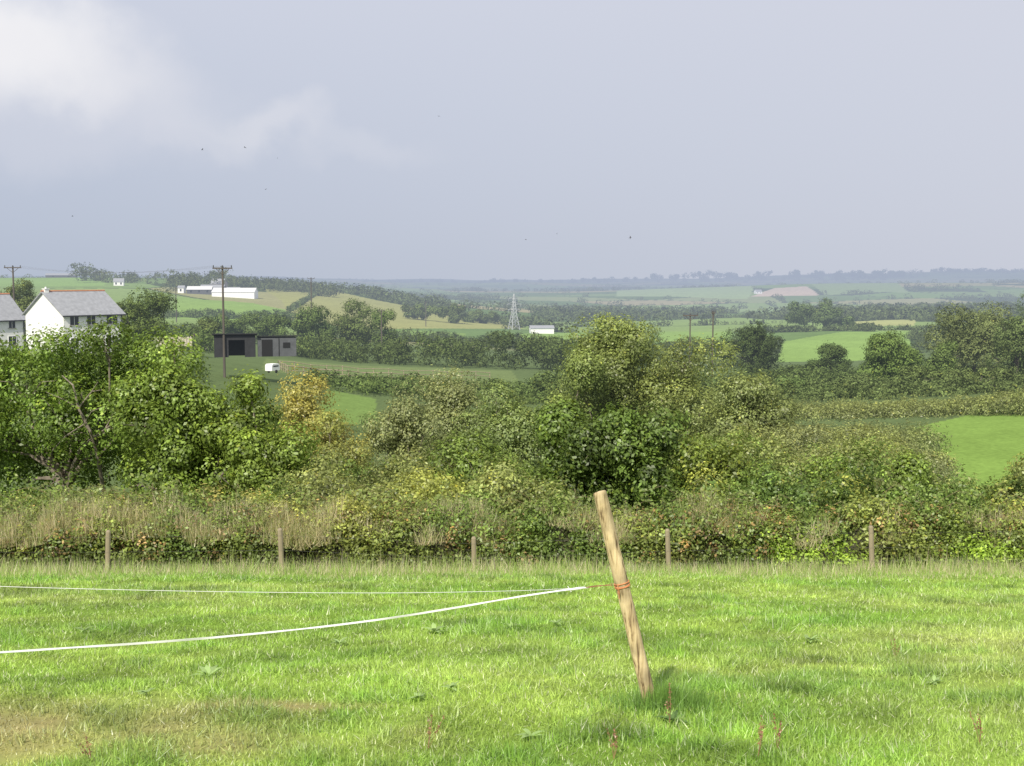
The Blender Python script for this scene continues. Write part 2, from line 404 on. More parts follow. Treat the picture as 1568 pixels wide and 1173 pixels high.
rb=(rng.random(nb)<.06)[:,None]; colr=np.where(rb,np.array([.13,.105,.055]),colr)
green_bank=((pxx>1150)&(pxx<1520)&(f<.75)&(f>.1)&(fbm(bx/.8,bz,69)>.48))[:,None]; colr=np.where(green_bank,np.array([.12,.20,.035]),colr)  # brighter green growth on the grassy stretch of bank
keep=~((f<.3)&(rng.random(nb)<.7))
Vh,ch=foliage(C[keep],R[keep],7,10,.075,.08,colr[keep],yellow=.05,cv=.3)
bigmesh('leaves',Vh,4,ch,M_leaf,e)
mb=MB(); LP=[]
for i in range(260):
    xx=rng.uniform(-15,15); yy=hy-.6+rng.random()*1.0; z0=float(hedge_top(np.array([xx]))[0])-.2
    hgt=.25+.5*rng.random(); dx=rng.normal()*.3; P_=[(xx,yy,z0),(xx+dx*.4,yy-.05,z0+hgt*.7),(xx+dx,yy-.15,z0+hgt),(xx+dx*1.6,yy-.25,z0+hgt*.85)]
    mb.tube(P_,[.008,.006,.005,.003],4,False)
    for k in range(16):
        t=rng.random()*2.99; j=int(t); a_=np.array(P_[j]);b_=np.array(P_[j+1]); LP.append(a_+(b_-a_)*(t-j)+rng.normal(size=3)*.04)
mb.obj('shoots',solid('bramble_stem',(.20,.16,.09),.9,.2,9,False),e)
LP=np.array(LP); V=leafquads(LP,rdir(len(LP))*.6+np.array([0,-.3,.6]),.07+.05*rng.random(len(LP)),.6)
bigmesh('shoot_leaves',V,4,np.array([.19,.25,.06])*(.6+.8*rng.random((len(LP),1))),M_leaf,e)
# straw-coloured seeding grasses in tussocks on the hedge top
ntu=950; tx=rng.uniform(-16.5,16.5,ntu); dens=fbm(tx/1.0,tx*0+3,71,4); tpx=784+tx/hy*F
kp=rng.random(ntu)<np.clip((dens-.26)*2.8,.08,1)*np.where(tpx>1130,.4,1.); tx=tx[kp]; ntu=len(tx)
tt_=1.6+2.2*rng.random(ntu); ty=np.interp(tt_,np.arange(npf),pa)-.3; tf=np.interp(tt_,np.arange(npf),pf)
per=60; x=np.repeat(tx,per)+rng.normal(size=ntu*per)*.13; yo=np.repeat(ty,per)+rng.normal(size=ntu*per)*.07; n=len(x)
zb=height(x,hy+yo); up=zb+(hedge_top(x)-zb)*np.repeat(tf,per)+.0
th=np.repeat(.20+.36*rng.random(ntu),per); cl=np.repeat(rng.random(ntu),per)[:,None]
c=(np.array([.82,.72,.48])*cl+np.array([.50,.47,.22])*(1-cl))*(.6+.6*rng.random((n,1))); g=rng.random(n)<.3; c[g]=np.array([.30,.37,.12])*(.7+.6*rng.random((g.sum(),1)))
V,c=blades(x,hy+yo,th*(.5+.6*rng.random(n)),.013+0*x,c,.6,up=up)
bigmesh('dry_grass',V,3,c,M_grass,e)
n=34000; x=rng.uniform(-14,14,n); y=rng.uniform(22.6,25.0,n)
c=np.array([.17,.25,.07])*(.6+.6*rng.random((n,1))); k=rng.random(n)<.35; c[k]=np.array([.52,.45,.28])*(.7+.5*rng.random((k.sum(),1)))
V,c=blades(x,y,.12+.85*rng.random(n)*np.clip(fbm(x/.7,y/.7,75)-.2,0,1),.013+0*x,c,.4); bigmesh('verge_grass',V,3,c,M_grass)

# ---------- scrub behind hedge
def scrub(name,px0,px1,d0,d1,top0,top1,n,r0,r1,col,L=.1,nsub=14,nleaf=12,cv=.25,yellow=.04,jit=12,colj=.15,subr=None,cols=None,dj=.04,fb=1.):
    px=rng.uniform(px0,px1,n); t=(px-px0)/(px1-px0); dd=rng.normal(size=n).clip(-2,2); d=d0+(d1-d0)*t+dd*(dj*d0)
    x=np.array([bear(p,600) for p in px])*d; g=height(x,d)
    tp=top0+(top1-top0)*t+jit*4*(fbm(px/45,px*0,int(abs(px0))%97)-.5)+jit*1.2*(vnoise(px/14,px*0,5)-.5)
    zt=np.array([dipz(a,b) for a,b in zip(tp,d)])
    r=r0+(r1-r0)*rng.random(n); lv=1-rng.random(n)**1.6*.95
    z=g+np.maximum(zt-r-g,.1)*lv; C=np.stack([x,d,z],-1); R=np.stack([r*1.2,r*1.1,r],-1)
    base=np.array(col)*(1+colj*rng.normal(size=(n,1)))
    if cols is not None:
        cs=np.array(cols); ci=np.clip(fbm(px/60,d/4,int(n)%50)*1.6-.3,0,.999); ci=(ci*len(cs)+rng.normal(size=n)*.5).clip(0,len(cs)-.01).astype(int)
        base=cs[ci]*(1+colj*rng.normal(size=(n,1)))
    far=max(d0,d1)>=130
    V,c=foliage(C,R,nsub,nleaf,L,subr or L*1.1,base,cv=cv,yellow=yellow,far=far,fb=fb)
    return bigmesh(name,V,4,c,M_far if far else M_leaf)
GR=(.075,.125,.035); DG=(.05,.092,.026); OL=(.098,.13,.052); GY=(.098,.128,.066); YB=(.13,.14,.045)
scrub('scrub_bushes',-80,470,32,32,744,748,360,.25,.6,OL,.09,cols=[OL,GR,(.125,.14,.055)],nleaf=13)
scrub('scrub_bushes',430,860,31,31,726,722,440,.25,.6,GR,.095,cols=[GR,OL,(.13,.165,.05)],jit=20,nleaf=13)
scrub('scrub_bushes',1080,1640,31,31,722,728,480,.25,.6,GR,.095,cols=[GR,DG,OL,(.13,.165,.045)],jit=24,nleaf=13)
scrub('scrub_bushes',430,700,38,38,690,700,160,.3,.7,GR,.11,cols=[GR,OL])
scrub('scrub_bushes',1060,1380,42,46,655,695,360,.4,1.0,GY,.11,cols=[GY,OL,GR],nsub=28,jit=16)
scrub('scrub_bushes',1130,1400,60,66,640,655,300,.5,1.3,GY,.14,cols=[GY,OL],nsub=30,jit=20)
scrub('scrub_bushes',1370,1450,56,58,680,705,60,.4,.9,OL,.13,cols=[GY,OL],nsub=30,jit=10)
# main trees
oak=tree('oak_tree',95,370,486,38,(.065,.115,.024),.12,34,66,17,bot=.9,trunk=.17,limbs=26,cv=.3,br=(.15,.28),hole=[(130,640,.6),(112,600,.3),(150,690,.35),(185,690,.3),(40,600,.25)])
tree('oak_tree',285,240,516,36,(.072,.12,.026),.12,30,74,17,bot=.4,trunk=.16,limbs=14,cv=.3,br=(.17,.33))
tree('oak_tree',372,165,570,35,(.078,.125,.027),.12,22,66,16,bot=.3,trunk=.12,limbs=12,cv=.3,br=(.17,.33))
tree('oak_tree',-60,200,492,40,(.062,.11,.024),.13,20,70,14,bot=.6,trunk=.16)
tree('oak_tree',205,190,503,41,(.062,.11,.024),.13,18,66,14,bot=2.4,trunk=.12)
mb=MB(); ol=Vector(oak.location)
def limb(pl,r0,r1):
    P_=[Vector(pt(a,b,dd+.7))-ol for a,b,dd in pl]; k=len(P_); mb.tube(P_,[(r0+(r1-r0)*i/(k-1))*.55 for i in range(k)],6)
limb([(160,760,37),(150,700,36),(138,660,35.6),(120,625,35.5),(112,590,35.5),(95,575,35.6)],.12,.03)
limb([(138,660,35.6),(128,650,35.5),(100,668,35.4),(80,690,35.4)],.06,.02)
limb([(120,625,35.5),(140,600,35.5),(150,585,35.4)],.045,.015)
limb([(120,625,35.5),(98,612,35.4),(70,600,35.3)],.04,.012)
limb([(150,700,36),(172,676,35.7),(190,668,35.6),(205,650,35.6)],.06,.015)
limb([(128,650,35.5),(140,630,35.3),(160,622,35.2)],.03,.01)
mb.obj('bare_limbs',M_bark,oak)
tree('hawthorn_bush',415,130,640,34,(.075,.12,.028),.11,16,50,15,bot=0,trunk=.07)
tree('willow_bush',470,185,566,46,YB,.11,28,66,14,bot=.2,trunk=.09,br=(.2,.38),cv=.18,yellow=.02)
tree('willow_bush',520,110,622,44,(.11,.135,.045),.11,14,60,13,bot=.1,trunk=.07,cv=.18,yellow=.02)
tree('sallow_bush',665,210,556,52,GY,.11,30,88,14,bot=.2,trunk=.1,cv=.18,yellow=.02,br=(.18,.34))
tree('sallow_bush',770,170,583,50,(.085,.128,.052),.11,22,88,14,bot=.1,trunk=.1,cv=.18)
tree('sallow_bush',620,130,603,48,GY,.11,16,76,13,bot=.1,trunk=.08,cv=.18,yellow=.02)
tree('ash_tree',950,210,478,72,(.085,.12,.042),.16,38,90,15,bot=.4,trunk=.2,cv=.2,br=(.15,.32),yellow=.02)
tree('ash_tree',1060,220,512,70,(.09,.125,.045),.16,32,90,15,bot=.2,trunk=.18,cv=.2,br=(.15,.32),yellow=.02)
tree('ash_tree',1140,170,570,64,(.088,.122,.05),.15,22,80,14,bot=.1,trunk=.14,cv=.2,yellow=.02)
tree('ash_tree',880,130,530,68,(.082,.12,.042),.15,18,80,14,bot=.1,trunk=.14,cv=.2,yellow=.02)
tree('oak_bush',965,270,614,33,(.048,.085,.021),.115,32,70,17,bot=.1,trunk=.10,cv=.34,br=(.16,.32))
tree('oak_bush',858,110,606,33.5,(.052,.09,.022),.115,14,64,16,bot=.1,trunk=.08,cv=.3)
tree('oak_bush',1075,150,664,32.5,(.078,.118,.027),.115,16,64,16,bot=.1,trunk=.07,cv=.3)
tree('hawthorn_bush',740,180,660,35,(.07,.115,.03),.11,18,64,15,bot=.1,trunk=.07,cv=.3)
tree('hawthorn_bush',1415,110,688,31,(.08,.13,.033),.10,14,54,15,bot=.1,trunk=.05,cv=.3)
tree('hawthorn_bush',1245,140,690,32,(.08,.13,.033),.10,14,54,15,bot=.1,trunk=.05,cv=.3)
tree('hawthorn_bush',1560,100,712,31,(.08,.12,.033),.10,12,54,15,bot=.1,trunk=.05,cv=.3)
# mid-distance
def MT(px,w,top,d,col,nb=20,L=None,ns=70,nl=8,bot=0,name='field_tree'):
    tree(name,px,w,top,d,col,L or max(.26,d*.0012),nb,ns,nl,bot=bot,trunk=.28,limbs=5,cv=.16,yellow=.02,br=(.2,.38))
MT(230,90,437,190,(.055,.085,.03)); MT(198,45,455,186,(.06,.09,.03),10); MT(40,80,424,230,(.06,.085,.035)); MT(110,60,452,220,(.05,.08,.03),10)
MT(480,75,462,320,(.05,.08,.03)); MT(545,85,457,330,(.05,.075,.03)); MT(592,55,468,310,(.05,.08,.03),12)
MT(375,110,476,330,(.05,.08,.03)); MT(315,50,484,260,(.055,.08,.03),12); MT(420,60,480,320,(.05,.08,.03),12)
MT(1150,112,490,230,(.03,.048,.02),26); MT(1243,88,456,640,(.05,.08,.035)); MT(1285,50,484,640,(.05,.08,.035),12)
MT(1360,110,504,170,(.055,.09,.03),28); MT(1490,165,458,190,(.07,.095,.045),44); MT(1438,60,520,180,(.06,.095,.035),14); MT(1555,100,482,175,(.06,.09,.04),20); MT(1270,70,524,210,(.04,.065,.025),14)
MT(1405,80,560,160,(.06,.09,.035),14); MT(1600,120,445,260,(.055,.085,.04),18); MT(1500,110,565,150,(.065,.095,.04),18); MT(1320,90,575,155,(.06,.09,.04),16); MT(1230,90,578,150,(.055,.09,.035),16)
MT(960,90,500,200,(.05,.08,.03)); MT(900,60,508,240,(.05,.08,.03),12)
MT(690,60,466,800,(.05,.075,.03),12); MT(740,50,474,850,(.05,.075,.03),12); MT(640,50,464,800,(.05,.075,.03),10)
def HR(px0,px1,d0,d1,t0,t1,n,r0,r1,col,L,jit=6,name='hedgerow',nsub=26,nl=6,dj=.03):
    scrub(name,px0,px1,d0,d1,t0,t1,n,r0,r1,col,L,nsub,nl,jit=jit,cv=.16,yellow=.02,subr=L*.7,dj=dj)
HR(430,880,262,262,516,508,230,1.2,2.4,(.043,.066,.027),.38)
HR(170,340,235,235,490,502,80,1.4,2.6,(.05,.08,.03),.38)
HR(480,850,152,150,570,576,170,1,2,(.05,.08,.03),.27)
HR(830,1200,150,150,560,588,200,1.2,2.4,(.05,.078,.03),.27)
HR(1140,1640,200,200,556,566,340,1.4,2.6,(.045,.07,.027),.32,jit=6)
HR(1140,1640,150,150,596,592,340,1.2,2.4,(.055,.082,.035),.27,jit=9)
HR(1190,1640,124,108,648,588,520,.8,1.6,(.09,.12,.05),.19,jit=3,nsub=30,dj=.02)
HR(1130,1420,98,84,640,680,420,.8,1.8,(.08,.11,.05),.18,jit=14,nsub=30)
HR(1170,1450,610,610,495,497,90,1.6,2.4,(.04,.062,.028),.7,jit=2,dj=.01)
HR(820,1180,320,320,512,522,160,1.4,2.6,(.05,.075,.03),.42)
HR(-60,300,130,130,548,555,120,1,2,(.055,.09,.03),.26)
HR(560,780,100,92,640,650,110,.9,1.8,(.06,.095,.035),.22,jit=10)
HR(250,480,380,360,496,504,120,1.5,3,(.045,.068,.03),.5)
HR(560,880,480,470,506,514,120,1.5,2.6,(.045,.068,.03),.55,jit=4)
HR(350,520,1120,1120,419,432,120,4.5,8,(.042,.06,.028),1.3,jit=2)
HR(120,250,1150,1150,411,413,44,4.5,8,(.045,.063,.03),1.3,jit=7)
HR(262,352,1010,1010,411,413,42,4.5,7.5,(.045,.063,.03),1.2,jit=6)
HR(-60,130,700,700,446,450,60,2,3,(.05,.075,.033),.8,jit=3,dj=.01)
HR(180,470,590,630,474,473,110,1.4,2.6,(.045,.07,.03),.6,jit=2,dj=.01)
HR(440,505,660,1250,468,438,60,1.2,2.4,(.05,.075,.033),.8,jit=1,dj=.005)
HR(505,800,1240,810,441,489,120,1.6,3,(.05,.075,.033),.9,jit=2,dj=.005)
HR(130,265,640,600,468,474,60,1.5,3,(.05,.075,.033),.7,jit=4)
HR(930,1640,7900,7700,417,414,150,10,20,(.04,.058,.032),7,jit=3)
HR(1270,1400,7000,7000,413,413,30,14,24,(.035,.052,.028),7,jit=3)
HR(560,940,7900,7900,431,425,70,8,15,(.04,.058,.032),6,jit=2)

# ---------- distant hedgerows & woods following field boundaries
n=560000
y=np.exp(rng.uniform(math.log(430),math.log(9000),n)); x=y*rng.uniform(-.5,.5,n)
idd,ed=fieldcell(x,y)
pi=np.clip((idd*len(PAL)).astype(int),0,len(PAL)-1)
inside=np.zeros(n,bool)
for P,c in pw: inside|=inpoly(x,y,P)
inside|=(x/y<bear(520))&(y<1320)
wood=(pi==8)|((x/y>bear(1250))&(y>700)&(y<1500)&(pi<5)&(pi!=2))|((x/y>bear(820))&(x/y<bear(1100))&(y>750)&(y<1300)&(pi>4))
keep=(~inside)&((ed<2.6)|(wood&(rng.random(n)<.10)))
x=x[keep];y=y[keep];ed=ed[keep]
m=min(len(x),7000); sel=rng.choice(len(x),m,replace=False); x=x[sel];y=y[sel]
g=height(x,y); wd=ed[sel]>=2.6; big=(rng.random(m)<.25)|wd
r=np.where(big,2.4+2.6*rng.random(m),1.0+.9*rng.random(m))*(1+np.clip(y/7000,0,1.2)*.7)
r=np.where(y<720,np.minimum(r,1.5),r)
C=np.stack([x,y,g+r*.75],-1); R=np.stack([r*1.5,r*1.2,r],-1)
cb=np.array([.042,.062,.029])*(1+.2*rng.normal(size=(m,1)).clip(-1.5,1.5))
V,c=foliage(C,R,56,1,r*.46,r*.08,cb,cv=.12,yellow=.0,far=True)
bigmesh('distant_hedgerow_trees',V,4,c,M_far)

# ---------- HOUSES
def gable_house(name,corner,theta,L,Wd,zb,ze,zr,wins,chim=True):
    e=empty(name,(corner[0],corner[1],zb)); e.rotation_euler=(0,0,theta); h=ze-zb; hr=zr-zb
    mb=MB(); V=[(0,0,-1),(L,0,-1),(L,Wd,-1),(0,Wd,-1),(0,0,h),(L,0,h),(L,Wd,h),(0,Wd,h),(0,Wd/2,hr-.05),(L,Wd/2,hr-.05)]
    mb.add(V,[(0,1,5,4),(1,2,6,9,5),(2,3,7,6),(3,0,4,8,7)]); mb.obj('walls',M_white,e)
    mb=MB(); o=.35; sl=(hr-h)/(Wd/2); t=.16
    for sgn,y0,y1 in((1,-o,Wd/2),(-1,Wd+o,Wd/2)):
        za=h-sl*o+.05; zz=hr+.05
        mb.add([(-o,y0,za),(L+o,y0,za),(L+o,y1,zz),(-o,y1,zz),(-o,y0,za-t),(L+o,y0,za-t),(L+o,y1,zz-t),(-o,y1,zz-t)],
          [(0,1,2,3),(7,6,5,4),(0,4,5,1),(0,3,7,4),(1,5,6,2)])
    mb.obj('roof',M_slate,e)
    mb=MB(); mb.tube([(-o-.02,Wd/2,hr+.08),(L+o+.02,Wd/2,hr+.08)],.12,8); mb.obj('ridge_tiles',M_ridge,e)
    mb=MB(); mb.box(-o,L+o,-o-.12,-o-.01,h-sl*o-.14,h-sl*o); mb.box(L-.2,L-.1,-.12,-.02,0,h-.3); mb.obj('gutter',M_dark,e)
    gl=MB(); fr=MB(); sill=MB()
    for (u,z,w,hh,face) in wins:
        gl.box(u-w/2,u+w/2,-.03,.01,z,z+hh)
        fr.box(u-w/2-.07,u-w/2-.002,-.06,.02,z,z+hh); fr.box(u+w/2+.002,u+w/2+.07,-.06,.02,z,z+hh); fr.box(u-w/2-.07,u+w/2+.07,-.06,.02,z+hh+.002,z+hh+.07); fr.box(u-.03,u+.03,-.05,-.032,z+.002,z+hh-.002)
        sill.box(u-w/2-.12,u+w/2+.12,-.14,.02,z-.1,z-.003)
    gl.obj('windows',M_glass,e); fr.obj('window_frames',M_white,e); sill.obj('window_sills',M_stone,e)
    if chim:
        mb=MB(); mb.box(.05,.65,Wd/2-.3,Wd/2+.3,hr-.6,hr+.35); mb.box(-.02,.72,Wd/2-.37,Wd/2+.37,hr+.352,hr+.43); mb.tube([(.35,Wd/2,hr+.43),(.35,Wd/2,hr+.65)],.12,8); mb.obj('chimney',M_white,e)
    return e
d=165; cx=bear(97,480)*d; zb=H(cx,d)-.3; ze=dipz(481,d); zr=dipz(447,d); h=ze-zb
gable_house('farmhouse',(cx,d),math.radians(53),9.2,9,zb,ze,zr,[(1.6,h-1.5,1.3,1.2,'f'),(4.2,h-1.5,1.3,1.2,'f'),(7.5,h-1.5,1.7,1.2,'f'),(1.6,1.0,1.2,1.3,'f'),(4.6,0.1,1.0,2.1,'f'),(7.4,1.0,1.6,1.3,'f')],True)
d2=172; cx=bear(24,480)*d2; th=math.radians(55); zb2=H(cx,d2)-.3
gable_house('farmhouse',(cx-8.5*math.cos(th)-1.2,d2-8.5*math.sin(th)+6),th,8.5,8,zb2,dipz(489,d2),dipz(452,d2),[(2,3.4,1.,1.,'f'),(6.5,3.4,1.,1.,'f'),(2,1,1.,1.2,'f'),(6.5,1,1.2,1.2,'f')],False)

def local(name,px,d,rot=0,py=540):
    x=bear(px,py)*d; e=empty(name,(x,d,H(x,d))); e.rotation_euler=(0,0,rot); return e
e=local('stable_block',328,140,math.radians(12))
e.location.z=dipz(546,140)-.1
mb=MB(); mb.box(0,4.6,3,3.1,0,2.4); mb.box(0,.1,0,3,0,2.5); mb.box(4.5,4.6,.0,3,0,2.5)
mb.box(.1,1.6,0,.08,0,2.45); mb.box(3.4,4.5,0,.08,0,2.45); mb.box(1.6,3.4,0,.08,1.95,2.45); mb.obj('walls',M_dark,e)
mb=MB(); mb.add([(-.2,-.4,2.72),(4.8,-.4,2.72),(4.8,3.3,2.42),(-.2,3.3,2.42),(-.2,-.4,2.62),(4.8,-.4,2.62),(4.8,3.3,2.32),(-.2,3.3,2.32)],[(0,1,2,3),(7,6,5,4),(0,4,5,1),(1,5,6,2),(2,6,7,3),(3,7,4,0)]); mb.obj('roof',M_dark,e)
mb=MB(); mb.box(4.85,9.2,.3,3,0,2.15); mb.obj('annex_walls',M_grey,e)
mb=MB(); mb.add([(4.75,.1,2.42),(9.35,.1,2.42),(9.35,3.2,2.2),(4.75,3.2,2.2),(4.75,.1,2.32),(9.35,.1,2.32),(9.35,3.2,2.16),(4.75,3.2,2.16)],[(0,1,2,3),(7,6,5,4),(0,4,5,1),(1,5,6,2),(2,6,7,3),(3,7,4,0)]); mb.obj('annex_roof',M_dark,e)
mb=MB(); mb.box(5.3,6.5,.24,.297,.02,1.95); mb.box(7.2,7.28,.24,.297,.02,2.1); mb.box(7.7,8.5,.24,.297,1.0,1.6); mb.obj('doors',M_black,e)
e=local('board_fence',236,145,math.radians(3)); e.location.z=dipz(530,145)
mb=MB()
for i in range(14): mb.box(i*.32,i*.32+.27,0,.04,0,1.05+.05*math.sin(i*2.3))
mb.box(0,4.4,.045,.09,.3,.4); mb.box(0,4.4,.045,.09,.8,.9)
for i in range(4): mb.box(i*1.4,i*1.4+.1,.095,.19,-2,1.15)
mb.obj('boards',M_cream,e)
e=local('livestock_trailer',416,112,math.radians(65)); e.location.z=dipz(572,112); e.scale=(.5,.5,.5)
mb=MB(); 
pr=[(0,.45),(2.4,.45),(2.4,1.35),(2.1,1.7),(.3,1.7),(0,1.4)]
V=[(a,0,b) for a,b in pr]+[(a,1.5,b) for a,b in pr]; mb.add(V,[(0,1,2,3,4,5),(11,10,9,8,7,6)]+[(i,i+6,(i+1)%6+6,(i+1)%6) for i in range(6)])
mb.obj('body',M_white,e); mb=MB(); mb.box(.4,2.0,-.02,-.005,1.15,1.4); mb.tube([(1.2,-.18,.3),(1.2,0,.3)],.3,12); mb.tube([(1.2,1.5,.3),(1.2,1.68,.3)],.3,12); mb.obj('wheels',M_dark,e)
mb=MB(); mb.tube([(2.4,.75,.5),(3.4,.75,.45)],.05,6); mb.tube([(3.2,.75,-.3),(3.2,.75,.5)],.04,6); mb.obj('drawbar',M_steel,e)
def railfence(name,p0,p1,n,h=1.2,rails=(.5,1.1),mat=M_wood,th=.05):
    e=empty(name,(0,0,0)); mb=MB(); q=[]
    for i in range(n+1):
        t=i/n; x=p0[0]+(p1[0]-p0[0])*t; yy=p0[1]+(p1[1]-p0[1])*t; z=H(x,yy)+.1*math.sin(i*2.1); q.append((x,yy,z)); mb.tube([(x,yy,z-.3),(x,yy,z+h),(x,yy,z+h+.03)],[.075,.07,.03],6)
    mb.obj('posts',mat,e); mb=MB()
    for r in rails: mb.tube([(a,b-.08,c+r) for a,b,c in q],th,4)
    mb.obj('rails',mat,e)
railfence('paddock_fence',(bear(425)*188,188),(bear(750)*205,205),14)
railfence('paddock_fence',(bear(440)*170,170),(bear(620)*182,182),8)
railfence('paddock_fence',(bear(425)*188,188),(bear(440)*170,170),5)

# ---------- poles
def pole(px,toppy,d,hgt=9,arm=1.8,rot=.2,r=.14):
    x=bear(px,480)*d; zt=dipz(toppy,d); zb=min(H(x,d)-.5,zt-hgt*.6)
    e=empty('telegraph_pole',(x,d,zb)); e.rotation_euler=(0,0,rot); hh=zt-zb
    mb=MB(); mb.tube([(0,0,0),(0,0,hh)],[r*1.15,r*.8],8)
    mb.obj('shaft',M_polew,e); mb=MB()
    mb.box(-arm/2,arm/2,-r-.09,-r+.03,hh-.35,hh-.2)
    mb.tube([(-arm*.35,-r,hh-.3),(0,-r,hh-1.0)],.03,4); mb.tube([(arm*.35,-r,hh-.3),(0,-r,hh-1.0)],.03,4); mb.obj('crossarm',M_polew,e); mb=MB()
    for k in(-.9,0,.9): mb.tube([(k*arm/2,-r-.03,hh-.2),(k*arm/2,-r-.03,hh-.08),(k*arm/2,-r-.03,hh+.08)],[.04,.08,.05],6)
    mb.obj('insulators',M_grey,e); return (x,d-.2,zt)
a1=pole(22,407,182,arm=2.4); a2=pole(342,407,140,arm=2.2,r=.13); pole(477,425,420,arm=2.6,r=.2); pole(584,474,300,r=.15); pole(1057,480,165,arm=2.1,r=.10); pole(1092,476,165,r=.11,arm=.5); pole(652,462,700,r=.22); pole(270,440,520,r=.2)
mb=MB()
for o in(-1,0,1):
    mb.tube([(a1[0]+(a2[0]-a1[0])*t+o,a1[1]+(a2[1]-a1[1])*t,a1[2]+(a2[2]-a1[2])*t-.9*4*t*(1-t)) for t in np.linspace(0,1,10)],.006,3)
mb.obj('power_cables',M_polew)
# ---------- pylon
d=757; x=bear(787,500)*d; zt=dipz(450,d); g=H(x,d); zb=min(g,zt-26)
e=empty('electricity_pylon',(x,d,zb)); e.rotation_euler=(0,0,.5); hh=zt-zb; mb=MB()
def hw(z):
    t=z/hh; return 3.4*(1-t/.55)+1.1*(t/.55) if t<.55 else 1.1*(1-(t-.55)/.45)+.15
lv=[0,.16,.3,.42,.52,.6,.68,.76,.84,.92,1]
for sx,sy in((1,1),(1,-1),(-1,1),(-1,-1)): mb.tube([(sx*hw(l*hh),sy*hw(l*hh),l*hh) for l in lv],.2,4)
for a,b in zip(lv[:-1],lv[1:]):
    wa,wb=hw(a*hh),hw(b*hh)
    for s in(1,-1):
        for (p,q) in(((-wa,s*wa,a*hh),(wb,s*wb,b*hh)),((wa,s*wa,a*hh),(-wb,s*wb,b*hh)),((s*wa,-wa,a*hh),(s*wb,wb,b*hh)),((s*wa,wa,a*hh),(s*wb,-wb,b*hh))): mb.tube([p,q],.09,4)
for l,L in((.62,4.0),(.75,4.8),(.88,3.6)):
    z=l*hh; w=hw(z)
    for s in(1,-1):
        for sy in(w,-w): mb.tube([(s*w,sy,z),(s*L,0,z+.2)],.11,4)
        mb.tube([(s*w,0,z+1.5),(s*L,0,z+.2)],.09,4); mb.tube([(s*L,0,z+.2),(s*L,0,z-1.5)],.09,4)
mb.obj('lattice',M_steel,e)

# ---------- farm on the hill and scattered buildings
def barn(name,px,d,L,Wd,h,hr,wall,roof,rot=0.,doors=0,up=0.):
    x=bear(px,440)*d; z=H(x+L/2,d)-.2+up; e=empty(name,(x,d,z)); e.rotation_euler=(0,0,rot)
    mb=MB(); mb.add([(0,0,-2),(L,0,-2),(L,Wd,-2),(0,Wd,-2),(0,0,h),(L,0,h),(L,Wd,h),(0,Wd,h),(0,Wd/2,hr-.1),(L,Wd/2,hr-.1)],[(0,1,5,4),(1,2,6,9,5),(2,3,7,6),(3,0,4,8,7)]); mb.obj('walls',wall,e)
    mb=MB(); mb.add([(-.4,-.5,h-.1),(L+.4,-.5,h-.1),(L+.4,Wd/2,hr+.1),(-.4,Wd/2,hr+.1),(L+.4,Wd+.5,h-.1),(-.4,Wd+.5,h-.1)],[(0,1,2,3),(3,2,4,5)]); mb.obj('roof',roof,e)
    if doors:
        mb=MB()
        for i in range(doors):
            u=L*(i+.5)/doors; mb.box(u-.6,u+.6,-.08,-.01,h*.35,h*.8)
        mb.obj('openings',M_glass,e)
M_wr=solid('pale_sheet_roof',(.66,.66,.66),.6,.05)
barn('dairy_barn',324,905,31,14,3.6,6.6,M_white,M_wr,0,0,.6)
barn('cattle_shed',286,930,18,10,3.2,5.6,M_grey,M_wr,.1,3,.5)
barn('cattle_shed',306,960,18,10,3.8,6.6,M_grey,M_slate,.0,3)
barn('stone_farmhouse',322,990,11,8,6.5,10.5,M_stone,M_slate,-.3,3)
barn('grain_store',346,975,10,8,3,5,M_white,M_slate,0,2)
barn('cottage',174,1040,8,7,3.6,6.4,M_white,M_slate,.2,2)
barn('cottage',272,935,4.5,6,4.2,5.8,M_white,M_slate,0,1)
barn('outbuilding',813,690,13,8,2.4,3.8,M_white,M_slate,.1,0,.8)
barn('outbuilding',298,240,3,3,2.0,3.2,M_stone,M_brick,.5,1)
barn('outbuilding',1158,2600,14,10,5,9,M_white,M_slate,.3,2)
barn('cattle_shed',70,1285,30,12,2.5,4.5,M_grey,M_slate,.2,2)

# ---------- foreground leaning post
m,nt=newmat('stripped_wood')
tc=N(nt,'ShaderNodeTexCoord'); mp=N(nt,'ShaderNodeMapping'); mp.inputs['Scale'].default_value=(1,1,.06); nt.links.new(tc.outputs['Object'],mp.inputs[0])
nz=N(nt,'ShaderNodeTexNoise'); nz.inputs['Scale'].default_value=70; nz.inputs['Detail'].default_value=6; nt.links.new(mp.outputs[0],nz.inputs[0])
cr=N(nt,'ShaderNodeValToRGB'); E=cr.color_ramp.elements; E[0].position=.34; E[0].color=(.16,.10,.05,1); E[1].position=.68; E[1].color=(.70,.56,.34,1); k=cr.color_ramp.elements.new(.46); k.color=(.55,.42,.23,1)
nt.links.new(nz.outputs[0],cr.inputs[0]); p=N(nt,'ShaderNodeBsdfPrincipled'); p.inputs['Roughness'].default_value=.75
n2=N(nt,'ShaderNodeTexNoise'); n2.inputs['Scale'].default_value=7; n2.inputs['Detail'].default_value=4; nt.links.new(tc.outputs['Object'],n2.inputs[0])
mr=N(nt,'ShaderNodeMapRange'); mr.inputs[1].default_value=.35; mr.inputs[2].default_value=.65; mr.inputs[3].default_value=.55; mr.inputs[4].default_value=1.15; nt.links.new(n2.outputs[0],mr.inputs[0])
vm=N(nt,'ShaderNodeVectorMath',operation='SCALE'); nt.links.new(cr.outputs[0],vm.inputs[0]); nt.links.new(mr.outputs[0],vm.inputs['Scale'])
nt.links.new(vm.outputs[0],p.inputs['Base Color'])
